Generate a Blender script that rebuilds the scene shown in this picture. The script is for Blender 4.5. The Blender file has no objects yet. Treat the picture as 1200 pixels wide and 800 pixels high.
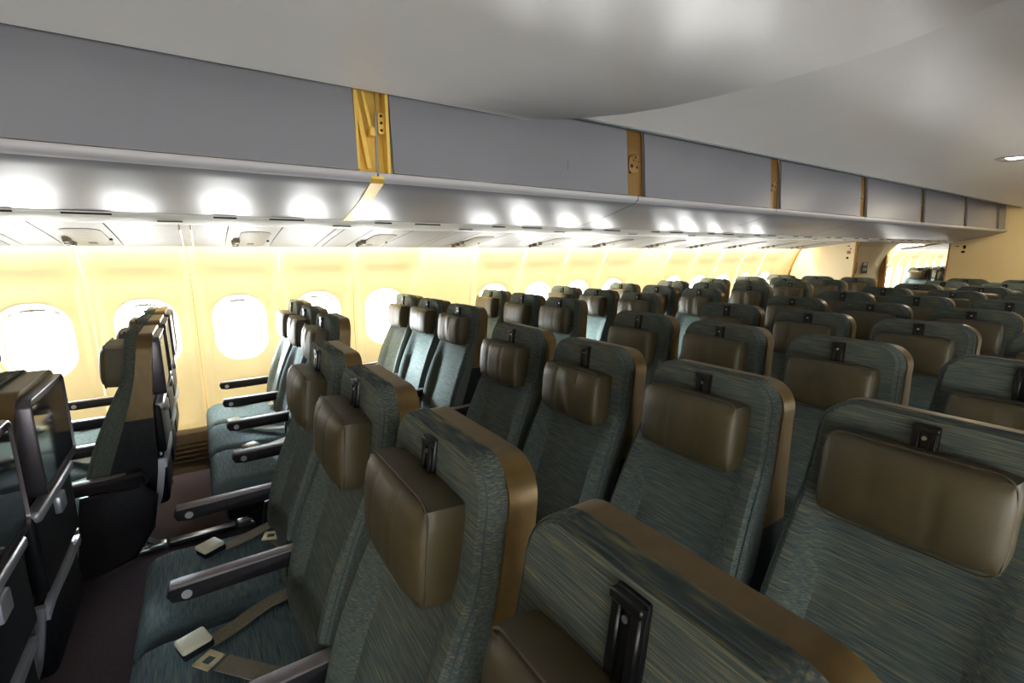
import bpy, bmesh, math, random
from mathutils import Vector, Matrix
random.seed(7)
PI = math.pi
sc = bpy.context.scene
COL = sc.collection

# ------------------------------------------------------------------ camera
H = 1.5
YAW, PITCH, ROLL = math.radians(56.553), math.radians(10.586), math.radians(-0.242)
F = Vector((-math.sin(YAW)*math.cos(PITCH), math.cos(YAW)*math.cos(PITCH), -math.sin(PITCH)))
R0 = Vector((math.cos(YAW), math.sin(YAW), 0)); U0 = R0.cross(F)
RR = R0*math.cos(ROLL) + U0*math.sin(ROLL)
UU = -R0*math.sin(ROLL) + U0*math.cos(ROLL)
cam_d = bpy.data.cameras.new('camera'); cam = bpy.data.objects.new('camera', cam_d); COL.objects.link(cam)
cam_d.sensor_width = 36; cam_d.sensor_fit = 'HORIZONTAL'; cam_d.lens = 549.77/1200*36
cam_d.clip_start = 0.02; cam_d.clip_end = 200
cam.matrix_world = Matrix(((RR.x, UU.x, -F.x, 0), (RR.y, UU.y, -F.y, 0), (RR.z, UU.z, -F.z, H), (0, 0, 0, 1)))
sc.camera = cam

# ------------------------------------------------------------------ exposure, world, lights
sc.view_settings.view_transform = 'Standard'; sc.view_settings.look = 'None'
sc.view_settings.gamma = 1; sc.view_settings.use_curve_mapping = False
sc.view_settings.exposure = 0.0
sc.cycles.use_denoising = True
sc.cycles.max_bounces = 8; sc.cycles.diffuse_bounces = 5; sc.cycles.glossy_bounces = 4
sc.cycles.sample_clamp_indirect = 6
W_SKY = 48.0
SUN_E = 55.0
COVE_R = 45.0
COVE_W = 50.0      # watts per metre, warm sidewall cove lamps
CEIL_W = 20.0       # watts, each recessed ceiling downlight
DOOR_FILL_W = 26.0
world = bpy.data.worlds.new('sky'); sc.world = world; world.use_nodes = True
bg = world.node_tree.nodes['Background']; bg.inputs[0].default_value = (0.86, 0.93, 1.0, 1); bg.inputs[1].default_value = W_SKY
# brighter sunlit apron below the horizon, cooler sky above it
wt = world.node_tree; tcw = wt.nodes.new('ShaderNodeTexCoord'); sxy = wt.nodes.new('ShaderNodeSeparateXYZ'); wr = wt.nodes.new('ShaderNodeValToRGB')
mrw = wt.nodes.new('ShaderNodeMapRange'); mrw.inputs['From Min'].default_value = -1
wr.color_ramp.elements[0].position = .44; wr.color_ramp.elements[0].color = (.86, .86, .84, 1)
wr.color_ramp.elements[1].position = .54; wr.color_ramp.elements[1].color = (.62, .74, .86, 1)
wt.links.new(tcw.outputs['Generated'], sxy.inputs[0]); wt.links.new(sxy.outputs['Z'], mrw.inputs['Value']); wt.links.new(mrw.outputs[0], wr.inputs[0]); wt.links.new(wr.outputs[0], bg.inputs[0])
sd = bpy.data.lights.new('hazy_sun', 'SUN'); sd.energy = SUN_E; sd.angle = math.radians(18); sd.color = (.74, .92, 1.0)
so = bpy.data.objects.new('hazy_sun', sd); COL.objects.link(so)
so.rotation_euler = Vector((.88, .42, -.22)).to_track_quat('-Z', 'Y').to_euler()

def area(name, loc, rot, sx, sy, power, color, portal=False, spread=None):
    d = bpy.data.lights.new(name, 'AREA'); d.shape = 'RECTANGLE'; d.size = sx; d.size_y = sy
    d.energy = power; d.color = color
    if portal: d.cycles.is_portal = True
    if spread: d.spread = spread
    o = bpy.data.objects.new(name, d); COL.objects.link(o)
    o.location = loc; o.rotation_euler = rot
    return o

XC = -0.989            # cabin centre line
Y0, Y1 = -3.2, 11.6    # this cabin
Y2 = 21.0              # next cabin end
WIN0, WDY = 0.222, 0.5445
WARM = (1.0, 0.84, 0.50)
def mx(x, side):       # mirror about the centre line for the far (right) side
    return x if side < 0 else 2*XC - x

# window portals (daylight) and the cove lamps above each sidewall
SKIP = {3, 8, 15, 16, 17, 18, 19, 20, 21}
WINK = [k for k in range(-5, 37) if k not in SKIP]
for side in (-1, 1):
    for k in WINK:
        y = WIN0 + k*WDY
        if side > 0 and y > 12: continue
        area('window_daylight', (mx(-4.06, side), y, 0.99), (0, -side*0 + (math.radians(-90) if side < 0 else math.radians(90)), 0), 0.42, 0.30, 1, (1, 1, 1), portal=True)
    y = Y0
    segs = [(Y0, 7.9), (11.7, 18.0)]
    for a, b in segs:
        n = max(1, round((b-a)/1.5)); L = (b-a)/n
        for i in range(n):
            # long side along y, aimed down and slightly outboard at the wall
            area('cove_lamp', (mx(-3.705, side), a+(i+.5)*L, 1.655), (0, math.radians(-22)*(-side)*-1, 0), 0.05, L*.98, (COVE_W if side < 0 else COVE_R)*L, WARM)

# ------------------------------------------------------------------ helpers
def srgb(r, g, b):
    f = lambda c: (c/12.92 if c <= .04045 else ((c+.055)/1.055)**2.4)
    return (f(r/255), f(g/255), f(b/255), 1)

def tagk(o, kind=None, label=None, cat=None, group=None):
    if kind: o['kind'] = kind
    if label: o['label'] = label
    if cat: o['category'] = cat
    if group: o['group'] = group
    return o
def link(name, me, parent=None, loc=(0, 0, 0), rot=(0, 0, 0)):
    o = bpy.data.objects.new(name, me); COL.objects.link(o)
    o.location = loc; o.rotation_euler = rot
    if parent: o.parent = parent
    return o
def thing(name, label, cat, loc=(0, 0, 0), rz=0, group=None):
    o = bpy.data.objects.new(name, None); COL.objects.link(o); o.location = loc; o.rotation_euler = (0, 0, rz)
    o.empty_display_size = .1
    return tagk(o, None, label, cat, group)
def mesh(name, bm, mats, smooth=True, angle=40):
    me = bpy.data.meshes.new(name)
    bmesh.ops.recalc_face_normals(bm, faces=bm.faces)
    bm.to_mesh(me); bm.free()
    for m in (mats if isinstance(mats, (list, tuple)) else [mats]): me.materials.append(m)
    if smooth:
        for p in me.polygons: p.use_smooth = True
        me.set_sharp_from_angle(angle=math.radians(angle))
    return me
def box(bm, x0, x1, y0, y1, z0, z1, bev=0.0, seg=3, mi=0, M=None):
    g = bmesh.ops.create_cube(bm, size=1)
    vs = g['verts']
    bmesh.ops.scale(bm, vec=(x1-x0, y1-y0, z1-z0), verts=vs)
    bmesh.ops.translate(bm, vec=((x0+x1)/2, (y0+y1)/2, (z0+z1)/2), verts=vs)
    fs = set(f for v in vs for f in v.link_faces)
    for f in fs: f.material_index = mi
    if bev > 0:
        es = list(set(e for v in vs for e in v.link_edges))
        r = bmesh.ops.bevel(bm, geom=es, offset=bev, segments=seg, profile=.5, affect='EDGES')
        for f in r['faces']: f.material_index = mi
        vs = list(set(v for f in r['faces'] for v in f.verts) | set(v for v in vs if v.is_valid))
    if M: bmesh.ops.transform(bm, matrix=M, verts=list(set(vs)))
    return vs
def cyl(bm, p, q, r, n=12, r2=None, mi=0):
    p = Vector(p); q = Vector(q); d = q-p
    M = Matrix.Translation((p+q)/2) @ d.to_track_quat('Z', 'Y').to_matrix().to_4x4()
    g = bmesh.ops.create_cone(bm, cap_ends=True, segments=n, radius1=r, radius2=r if r2 is None else r2, depth=d.length, matrix=M)
    for v in g['verts']:
        for f in v.link_faces: f.material_index = mi
    return g['verts']
def ring_loft(bm, rings, closed=True, cap=True, mi=0):
    vr = [[bm.verts.new(p) for p in r] for r in rings]
    n = len(vr[0])
    for a, b in zip(vr[:-1], vr[1:]):
        for i in range(n if closed else n-1):
            j = (i+1) % n
            f = bm.faces.new((a[i], a[j], b[j], b[i])); f.material_index = mi
    if cap:
        for r in (vr[0], vr[-1]):
            f = bm.faces.new(r); f.material_index = mi
    return vr
def prism_y(bm, prof, y0, y1, mi=0):     # prof: closed (x,z) outline swept along y
    return ring_loft(bm, [[(x, y0, z) for x, z in prof], [(x, y1, z) for x, z in prof]], mi=mi)
def rrect(hw, hh, r, n=6):               # rounded rectangle outline, 4*(n+1)+... points
    pts = []
    r = max(min(r, hw*.999, hh*.999), 1e-4)
    for cx, cy, a0 in ((hw-r, hh-r, 0), (-hw+r, hh-r, 90), (-hw+r, -hh+r, 180), (hw-r, -hh+r, 270)):
        for i in range(n+1):
            a = math.radians(a0 + 90*i/n)
            pts.append((cx+r*math.cos(a), cy+r*math.sin(a)))
    return pts

# ------------------------------------------------------------------ materials
def mat(name, col, rough=.5, metal=0, spec=.5, **k):
    m = bpy.data.materials.new(name); m.use_nodes = True
    b = m.node_tree.nodes['Principled BSDF']
    b.inputs['Base Color'].default_value = col; b.inputs['Roughness'].default_value = rough
    b.inputs['Metallic'].default_value = metal; b.inputs['Specular IOR Level'].default_value = spec
    for kk, v in k.items(): b.inputs[kk].default_value = v
    return m
def noise_mat(name, c1, c2, scale=(1, 1, 1), nscale=5, rough=.5, metal=0, bump=0, lo=.35, hi=.65, c3=None, detail=4, spec=.5, bdist=.002, rvar=0):
    m = mat(name, c1, rough, metal, spec); nt = m.node_tree; N = nt.nodes; Lk = nt.links
    tc = N.new('ShaderNodeTexCoord'); mp = N.new('ShaderNodeMapping'); mp.inputs['Scale'].default_value = scale
    no = N.new('ShaderNodeTexNoise'); no.inputs['Scale'].default_value = nscale; no.inputs['Detail'].default_value = detail
    cr = N.new('ShaderNodeValToRGB'); cr.color_ramp.elements[0].position = lo; cr.color_ramp.elements[1].position = hi
    cr.color_ramp.elements[0].color = c1; cr.color_ramp.elements[1].color = c2
    if c3: e = cr.color_ramp.elements.new((lo+hi)/2); e.color = c3
    Lk.new(tc.outputs['Object'], mp.inputs[0]); Lk.new(mp.outputs[0], no.inputs['Vector'])
    Lk.new(no.outputs['Fac'], cr.inputs[0]); Lk.new(cr.outputs[0], N['Principled BSDF'].inputs['Base Color'])
    if bump:
        bp = N.new('ShaderNodeBump'); bp.inputs['Strength'].default_value = bump; bp.inputs['Distance'].default_value = bdist
        Lk.new(no.outputs['Fac'], bp.inputs['Height']); Lk.new(bp.outputs[0], N['Principled BSDF'].inputs['Normal'])
    return m
def emit(name, col, s):
    m = bpy.data.materials.new(name); m.use_nodes = True; nt = m.node_tree; nt.nodes.clear()
    e = nt.nodes.new('ShaderNodeEmission'); e.inputs[0].default_value = col; e.inputs[1].default_value = s
    o = nt.nodes.new('ShaderNodeOutputMaterial'); nt.links.new(e.outputs[0], o.inputs[0]); return m

M_TWEED = noise_mat('tweed', srgb(44, 56, 62), srgb(126, 119, 84), (14, 120, 760), 1.0, rough=.9, bump=.25, lo=.26, hi=.76, c3=srgb(72, 81, 79), detail=4, spec=.2)
M_CUSH = noise_mat('tweed_cushion', srgb(52, 74, 90), srgb(128, 130, 108), (14, 560, 560), 1.0, rough=.9, bump=.3, lo=.30, hi=.72, c3=srgb(88, 106, 112), detail=4, spec=.2)
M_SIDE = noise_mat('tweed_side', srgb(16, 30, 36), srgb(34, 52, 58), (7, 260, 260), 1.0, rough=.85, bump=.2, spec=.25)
M_PIPE = mat('piping', srgb(58, 70, 72), .8)
M_LEATHER = noise_mat('leather', srgb(60, 53, 32), srgb(71, 62, 38), (1, 1, 1), 9, rough=.5, bump=.25, bdist=.006, spec=.5)
M_SEAM = mat('seam', srgb(58, 48, 36), .6)
M_SHELL = noise_mat('bronze_shell', srgb(92, 73, 36), srgb(102, 81, 41), (1, 1, 1), 30, rough=.38, metal=.35)
M_BLACK = noise_mat('black_plastic', srgb(20, 20, 24), srgb(28, 28, 32), (1, 1, 1), 60, rough=.45, spec=.2)
M_BLACKG = mat('black_gloss', srgb(8, 8, 10), .35, 0, .35)
M_ARM = noise_mat('arm_plastic', srgb(24, 20, 22), srgb(30, 26, 27), (1, 1, 1), 60, rough=.55, spec=.2)
M_ARMTOP = noise_mat('arm_pad', srgb(104, 94, 92), srgb(116, 104, 100), (1, 1, 1), 40, rough=.5)
M_METAL = mat('satin_metal', srgb(190, 190, 192), .28, 1)
M_BEZEL = mat('bezel_grey', srgb(84, 80, 86), .28, .6)
M_SILVER = mat('silver_trim', srgb(196, 194, 200), .3, .6)
M_GLASS = mat('screen_glass', srgb(30, 34, 42), .08, 0, .9, **{'Coat Weight': 1.0, 'Coat Roughness': .05})
M_BELT = noise_mat('belt_web', srgb(112, 102, 84), srgb(132, 122, 100), (60, 60, 60), 4, rough=.8)
M_CREAM = mat('buckle_cream', srgb(232, 222, 190), .35)
M_TONG = mat('tongue_metal', srgb(236, 222, 176), .3, .3)
M_BIN = noise_mat('bin_laminate', srgb(126, 128, 137), srgb(130, 132, 141), (1, 1, 1), 2, rough=.32, spec=.15)
M_BINLIP = mat('bin_lip', srgb(182, 182, 188), .35)
M_RAIL = mat('rail_white', srgb(238, 236, 228), .4)
M_CEIL = noise_mat('ceiling_laminate', srgb(236, 236, 236), srgb(239, 239, 239), (1, 1, 1), 2, rough=.3, spec=.8)
M_CEDGE = mat('ceiling_edge', srgb(120, 130, 134), .5)
M_WALL = noise_mat('wall_laminate', srgb(212, 200, 168), srgb(218, 206, 176), (1, 1, 1), 3, rough=.5)
M_PANEL = noise_mat('monument_laminate', srgb(226, 206, 160), srgb(230, 210, 166), (1, 1, 1), 2, rough=.4)
M_GOLD = noise_mat('gold_lamplit', srgb(236, 196, 92), srgb(242, 204, 104), (1, 1, 1), 20, rough=.4, metal=.15)  # yellow raised to carry the lamp light inside the open bracket
M_BRONZE = mat('strip_bronze', srgb(136, 104, 56), .4, .2)
M_GOLDD = mat('dark_gold_edge', srgb(150, 108, 48), .45)
M_PSU = noise_mat('service_panel_plastic', srgb(146, 145, 141), srgb(152, 151, 147), (1, 1, 1), 6, rough=.5)
M_PSUG = noise_mat('speaker_grille', srgb(104, 98, 80), srgb(134, 126, 104), (1, 1, 1), 160, rough=.6)
M_DADO = noise_mat('dado_brown', srgb(74, 60, 42), srgb(82, 68, 48), (1, 40, 1), 4, rough=.6)
M_CARPET = noise_mat('carpet', srgb(50, 44, 50), srgb(78, 68, 72), (1, 1, 1), 240, rough=.95, bump=.5, spec=.1)
M_SHADE = mat('shade_grey', srgb(176, 176, 168), .6)
M_GASK = mat('window_rim', srgb(226, 224, 214), .45)
M_HOLE = mat('dark_hole', srgb(30, 24, 16), .8)
M_RED = mat('placard_red', srgb(170, 60, 60), .6)
M_WHITE = mat('placard_white', srgb(232, 232, 228), .5)
M_LAMP = emit('downlight_lens', (1, .93, .8, 1), 6)
M_BULB = emit('reading_bulb', (1, .93, .75, 1), 9)
# window acrylic: mostly clear, faint gloss
mp = bpy.data.materials.new('window_acrylic'); mp.use_nodes = True; nt = mp.node_tree; nt.nodes.clear()
tr = nt.nodes.new('ShaderNodeBsdfTransparent'); gl = nt.nodes.new('ShaderNodeBsdfGlossy'); gl.inputs['Roughness'].default_value = .05
mi_ = nt.nodes.new('ShaderNodeMixShader'); mi_.inputs[0].default_value = .06; oo = nt.nodes.new('ShaderNodeOutputMaterial')
nt.links.new(tr.outputs[0], mi_.inputs[1]); nt.links.new(gl.outputs[0], mi_.inputs[2]); nt.links.new(mi_.outputs[0], oo.inputs[0])
M_PANE = mp

# ================================================================== THE SETTING
def struct(name, bm, mats, smooth=True, parent=None, angle=40):
    o = link(name, mesh(name, bm, mats, smooth, angle), parent)
    if not parent: o['kind'] = 'structure'
    return o
# floor
bm = bmesh.new(); box(bm, -4.1, 2*XC+4.1, Y0-.1, Y2, -.06, 0); struct('floor', bm, M_CARPET, False)
# sidewall curve
ZX = [(-.05, -3.80), (.0, -3.82), (.06, -3.84), (.28, -3.90), (.6, -3.95), (.9, -3.96), (1.1, -3.945), (1.3, -3.90), (1.45, -3.845), (1.56, -3.79), (1.64, -3.73), (1.72, -3.62)]
def wx(z):
    for (a, xa), (b, xb) in zip(ZX[:-1], ZX[1:]):
        if z <= b:
            t = max(0, (z-a)/(b-a)); t2 = t
            return xa+(xb-xa)*t2
    return ZX[-1][1]
def wxs(z):      # smoothed
    return sum(wx(z+d) for d in (-.06, -.03, 0, .03, .06))/5
ZB, ZT = .28, 1.66
def bay(bm, yc, side, win=True, hb=WDY/2):
    zc = .99
    def P(y, z, d): return (mx(wxs(z)-d, side), y, z)
    if win:
        # (half width, half height, radius, centre z, depth); from the glass outward
        spec = [(.140, .205, .125, .98, .075), (.150, .215, .135, .98, .066), (.162, .228, .145, .977, .045), (.172, .240, .152, .975, .022),
                (.184, .258, .16, .968, .020), (.198, .33, .16, .93, .018), (.208, .42, .13, .90, .016), (.214, .475, .11, .885, .0135), (.240, .54, .09, .873, .002), (.246, .55, .08, .872, 0.0)]
        rings = []
        def rr(hw, hh, r, n=7, m=9, k=4):
            base = rrect(hw, hh, r, n); out = []; tags = []
            for q in range(4):
                arc_ = base[q*(n+1):(q+1)*(n+1)]
                for j, p_ in enumerate(arc_): out.append(p_); tags.append((q, j, 'arc'))
                p1 = arc_[-1]; p2 = base[((q+1) % 4)*(n+1)]
                cnt = k if q in (0, 2) else m
                for j in range(1, cnt+1):
                    t = j/(cnt+1); out.append((p1[0]+(p2[0]-p1[0])*t, p1[1]+(p2[1]-p1[1])*t)); tags.append((q, j, 'h' if q in (0, 2) else 'v'))
            return out, tags
        for hw, hh, r, cz, d in spec:
            pr_, tg_ = rr(hw, hh, r)
            rings.append([P(yc+a, cz+b, d) for a, b in pr_])
        outer = []; mid = []
        hz_ = (ZT-ZB)/2; zm = (ZT+ZB)/2
        for (a, b), (q, k, kind) in zip(pr_, tg_):
            sx = 1 if a > 0 else -1; sz = 1 if b > 0 else -1
            side_first = q in (0, 2)
            if kind == 'h': A = (a, zm+sz*hz_)
            elif kind == 'v': A = (sx*hb, .872+b)
            elif k == (3 if side_first else 4): A = (sx*hb, zm+sz*hz_)
            elif (side_first and k < 3) or (not side_first and k > 4): A = (sx*hb, .872+b)
            else: A = (a, zm+sz*hz_)
            outer.append((yc+A[0], A[1])); mid.append((yc+(a+A[0])/2, (.872+b+A[1])/2))
        rings.append([P(y, z, 0) for y, z in mid])
        rings.append([P(y, z, 0) for y, z in outer])
        ring_loft(bm, rings, cap=False)
    else:
        zs = [ZB+(ZT-ZB)*i/24 for i in range(25)]
        ring_loft(bm, [[P(yc-hb, z, 0), P(yc+hb, z, 0)] for z in zs], closed=False, cap=False)
    # vertical strip above and groove seam
def wall_run(side, y0, y1):
    bm = bmesh.new()
    k0 = math.ceil((y0-WIN0)/WDY+.5-1e-6); k1 = math.floor((y1-WIN0)/WDY-.5+1e-6)
    for k in range(k0, k1+1):
        w = k not in SKIP and k in WINK
        yc = WIN0+k*WDY
        bay(bm, yc, side, w, WDY/2 - .0018)
        # thin darker groove between sidewall panels
        zs = [ZB+(ZT-ZB)*i/20 for i in range(21)]
        ring_loft(bm, [[(mx(wxs(z)-.004, side), yc+WDY/2-.008, z), (mx(wxs(z)-.004, side), yc+WDY/2+.008, z)] for z in zs], closed=False, cap=False, mi=1 if k % 2 else 0)
    ya = WIN0+(k0-.5)*WDY; yb = WIN0+(k1+.5)*WDY
    for a, b in ((y0, ya), (yb, y1)):
        if b-a > .005:
            zs = [ZB+(ZT-ZB)*i/20 for i in range(21)]
            ring_loft(bm, [[(mx(wxs(z), side), a, z), (mx(wxs(z), side), b, z)] for z in zs], closed=False, cap=False)
    return bm
for side, nm in ((-1, 'wall_left'), (1, 'wall_right')):
    bm = wall_run(side, Y0, 8.0)
    bm2 = wall_run(side, Y1, Y2)
    me2 = bpy.data.meshes.new('t'); bm2.to_mesh(me2); bm2.free(); bm.from_mesh(me2)
    # plain door-zone wall
    zs = [ZB+(ZT-ZB)*i/20 for i in range(21)]
    ring_loft(bm, [[(mx(wxs(z), side), 8.0, z), (mx(wxs(z), side), Y1, z)] for z in zs], closed=False, cap=False)
    # outer crown closing the shell above the bins
    ring_loft(bm, [[(mx(x, side), Y0, z), (mx(x, side), Y2, z)] for x, z in ((wxs(ZT), ZT), (-3.60, 1.85), (-3.3, 2.2), (-2.9, 2.5))], closed=False, cap=False)
    struct(nm, bm, [M_WALL, M_GOLDD], angle=50)
    # baseboard / brown dado with air-return ribs
    bm = bmesh.new()
    xo = lambda z: wxs(z)
    prof = [(mx(-4.02, side), -.02), (mx(-3.80, side), -.02), (mx(-3.825, side), .03), (mx(-3.87, side), .262), (mx(-3.885, side), .29), (mx(-4.02, side), .30)]
    prism_y(bm, prof, Y0, Y2)
    y = Y0+.1
    while y < 8:
        for z in (.07, .10, .13, .16, .19):
            xx = mx(-3.82-.05*(z-.03)/.22-.004, side)
            box(bm, xx-.006, xx+.006, y, y+.42, z, z+.012)
        y += WDY
    struct('baseboard_left' if side < 0 else 'baseboard_right', bm, M_DADO, False)

# windows: pane + rim + pulled-up shade edge
wn = 0
for side in (-1, 1):
    for k in WINK:
        yc = WIN0+k*WDY
        wn += 1
        bm = bmesh.new()
        X = mx(wxs(.985)-.071, side)
        pts = rrect(.142, .207, .127, 8)
        f = bm.faces.new([bm.verts.new((X, yc+a, .98+b)) for a, b in pts])
        w = link('window_%d' % wn, mesh('window_pane', bm, M_PANE, False)); w['kind'] = 'structure'
        bm = bmesh.new()
        ri = [(mx(wxs(.98+b)-.062, side), yc+a, .98+b) for a, b in rrect(.137, .201, .122, 8)]
        ro = [(mx(wxs(.98+b)-.052, side), yc+a, .98+b) for a, b in rrect(.153, .219, .138, 8)]
        r2 = [(mx(wxs(.98+b)-.074, side), yc+a, .98+b) for a, b in rrect(.139, .203, .124, 8)]
        ring_loft(bm, [ro, ri, r2], cap=False)
        link('window_frame', mesh('window_frame', bm, M_GASK), w)
        bm = bmesh.new()
        outer = [(a, b) for a, b in rrect(.135, .20, .12, 10) if b > .150]
        outer.sort(key=lambda p: p[0])
        lo = [(a, .168+.014*(1-(a/.135)**2)) for a, b in outer]
        d1 = mx(wxs(1.15)-.058, side); d2 = mx(wxs(1.15)-.066, side)
        ring_loft(bm, [[(d1, yc+a, .98+b) for a, b in outer], [(d1, yc+a, .985+min(b, c)-.004) for (a, b), (_, c) in zip(outer, lo)],
                       [(d2, yc+a, .985+min(b, c)-.004) for (a, b), (_, c) in zip(outer, lo)]], closed=False, cap=False)
        link('window_shade', mesh('window_shade', bm, M_SHADE), w)

# ceiling: upper panel, and the nearer lowered panel that ends in a sweeping arc
EX = -2.08
bm = bmesh.new()
ZC = 2.228
segs = 14
prof = []
for i in range(segs+1):
    t = i/segs; x = EX + (2*XC-2*EX)*t
    prof.append((x, ZC + .10*math.sin(PI*t)**.8 if 0 < t < 1 else ZC))
prof_t = [(x, z+.05) for x, z in reversed(prof)]
prism_y(bm, prof+prof_t, Y0, Y1)
ceiling = struct('ceiling', bm, M_CEIL, angle=60)
# arc panel (lowered by 2-3 cm near the camera)
def cz(x):
    t = min(1, max(0, (x-EX)/(2*XC-2*EX)))
    return ZC + (.10*math.sin(PI*t)**.8 if 0 < t < 1 else 0)
arc = [(-2.10, 1.50), (-2.06, 1.60), (-1.98, 1.78), (-1.87, 1.95), (-1.71, 2.11), (-1.50, 2.23), (-1.34, 2.29), (-1.18, 2.33), (-1.02, 2.345), (-.86, 2.33), (-.71, 2.28), (-.48, 2.15), (-.30, 1.97), (-.17, 1.72), (-.08, 1.45), (.0, 1.0), (.06, .5)]
bm = bmesh.new()
cols = []
for x, y in arc:
    drop = .055
    col = []
    for yy in (Y0, -1.5, -.4, .3, .8):
        col.append((x, min(yy, y-.02), cz(x)-drop))
    col.append((x, y-.025, cz(x)-drop)); col.append((x, y-.006, cz(x)-drop+.010)); col.append((x, y, cz(x)-drop+.03)); col.append((x, y, cz(x)+.004))
    cols.append(col)
ring_loft(bm, cols, closed=False, cap=False)
c0 = [bm.verts.new(p) for p in cols[0]]; c1 = [bm.verts.new((p[0], p[1], p[2]+.05)) for p in cols[0]]
for i in range(len(c0)-1): bm.faces.new((c0[i], c0[i+1], c1[i+1], c1[i]))
struct('ceiling', bm, M_CEIL, angle=60).name = 'ceiling_panel'
# edge mouldings of the ceiling
for side in (-1, 1):
    bm = bmesh.new(); x = mx(EX, side)
    prism_y(bm, [(x-.012, ZC-.006), (x+.012, ZC-.006), (x+.012, ZC+.035), (x-.012, ZC+.035)], Y0, Y1)
    struct('trim_1' if side < 0 else 'trim_2', bm, M_CEDGE, False)
# crown (closes the shell above everything)
bm = bmesh.new(); box(bm, -3.4, 2*XC+3.4, Y0, Y2, 2.48, 2.54); struct('ceiling_crown', bm, M_CEIL, False)['kind'] = 'structure'
bm = bmesh.new(); box(bm, -4.2, 2*XC+4.2, Y0-.06, Y0, -.05, 2.55); struct('wall_front', bm, M_PANEL, False)
bm = bmesh.new(); box(bm, -4.2, 2*XC+4.2, Y2, Y2+.06, -.05, 2.55); struct('wall_back', bm, M_PANEL, False)
# bulkhead at the end of this cabin with an opening next to the sidewall
bm = bmesh.new()
box(bm, -2.90, 2*XC+4.1, Y1, Y1+.06, -.0, 2.5, .004, 1)
box(bm, -4.1, -2.90, Y1, Y1+.06, 1.715, 2.5)
struct('wall_aft_bulkhead', bm, M_PANEL, False)
bm = bmesh.new(); box(bm, -3.93, -3.83, Y1-.04, Y1+.08, 0, 1.74, .008, 2); box(bm, -2.915, -2.895, Y1-.012, Y1+.07, 0, 1.715, .004, 1)
struct('trim_3', bm, M_GOLDD)
# partition behind the last left row
bm = bmesh.new()
outl = [(-3.03, 0), (-3.03, 1.70), (-3.55, 1.66), (-3.82, 1.66)] + [(wxs(z)-.02, z) for z in (1.55, 1.4, 1.2, 1.0, .7, .4, .28)] + [(-3.86, 0)]
ring_loft(bm, [[(x, 8.0, z) for x, z in outl], [(x, 8.035, z) for x, z in outl]])
struct('wall_partition', bm, M_PANEL, False)
bm = bmesh.new(); box(bm, -3.045, -3.02, 7.99, 8.045, 0, 1.72, .004, 1)
ring_loft(bm, [[(-3.02, y, 1.72), (-2.93, y, 1.72), (-3.02, y, 1.58)] for y in (8.005, 8.03)])
prev = [(wxs(z)+.012, z) for z in (.3, .5, .7, .9, 1.1, 1.3, 1.5, 1.6)]
ring_loft(bm, [[(x, 7.965, z), (x-.05, 7.965, z), (x-.05, 8.0, z), (x, 8.0, z)] for x, z in prev])
struct('trim_4', bm, M_GOLDD)
# exit door in the door zone of the sidewall
bm = bmesh.new()
zz = [.05, .3, .6, .9, 1.2, 1.4, 1.52, 1.6]
ring_loft(bm, [[(wxs(z)+.045, 9.75, z), (wxs(z)+.045, 11.1, z), (wxs(z)-.02, 11.1, z), (wxs(z)-.02, 9.75, z)] for z in zz])
d = struct('door_1', bm, M_PANEL, angle=50)
bm = bmesh.new(); cyl(bm, (-3.86, 10.2, .95), (-3.82, 10.2, .95), .05, 16); box(bm, -3.83, -3.80, 10.05, 10.35, .93, .97, .008, 2)
link('door_handle', mesh('door_handle', bm, M_SILVER), d)

# ================================================================== THINGS ON THE SIDES
def ordn(i): return ['first', 'second', 'third', 'fourth', 'fifth', 'sixth', 'seventh', 'eighth', 'ninth', 'tenth', 'eleventh', 'twelfth', 'thirteenth', 'fourteenth'][i]

# overhead bins, left side (mirrored plain ones on the right are outside the photograph)
DIV = [-2.72, -1.0, .724, 2.439, 4.150, 5.895, 7.614, 9.335, 11.05]
GW = .165
FX, FZ = -2.20, 1.857
face = [(-2.205, FZ+.012), (-2.212, 1.95), (-2.220, 2.05), (-2.228, 2.15), (-2.238, 2.25), (-2.25, 2.33), (-2.30, 2.42), (-2.38, 2.46)]
under = [(FX+.004, FZ), (FX+.003, FZ-.018), (-2.225, FZ-.036), (-2.30, 1.802), (-2.42, 1.768), (-2.56, 1.738), (-2.70, 1.712), (-2.82, 1.692)]
bin_lab = []
def make_bin(y0, y1, side, label, real_y1=None):
    S = lambda pr: [(mx(x, side), z) for x, z in pr]
    ym = (y0+y1)/2
    t = thing('overhead_bin', label, 'overhead bin', (mx(-2.6, side), ym, 1.7), 0, 'overhead bins along the left side' if side < 0 else 'overhead bins along the right side')
    def loc(bm): bmesh.ops.translate(bm, vec=(-mx(-2.6, side), -ym, -1.7), verts=bm.verts); return bm
    a, b = y0+GW/2, y1-GW/2
    bm = bmesh.new(); prism_y(bm, S(face + [(x-.02, z) for x, z in reversed(face)]), a, b)
    link('bin_door', mesh('bin_door', loc(bm), M_BIN, angle=60), t)
    bm = bmesh.new(); lo = [(x-.0, z+.02) for x, z in reversed(under[3:])]
    prism_y(bm, S(under + lo + [(-2.225, FZ-.004)]), y0+.004, y1-.004)
    link('bin_bottom', mesh('bin_bottom', loc(bm), M_BIN, angle=60), t)
    bm = bmesh.new(); prism_y(bm, S([(FX+.006, FZ+.006), (FX+.0075, FZ-.002), (FX+.006, FZ-.016), (FX-.02, FZ-.034), (FX-.03, FZ-.030), (FX-.02, FZ+.006)]), y0+.004, y1-.004)
    link('bin_lip', mesh('bin_lip', loc(bm), M_BINLIP, angle=60), t)
    return t
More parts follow.
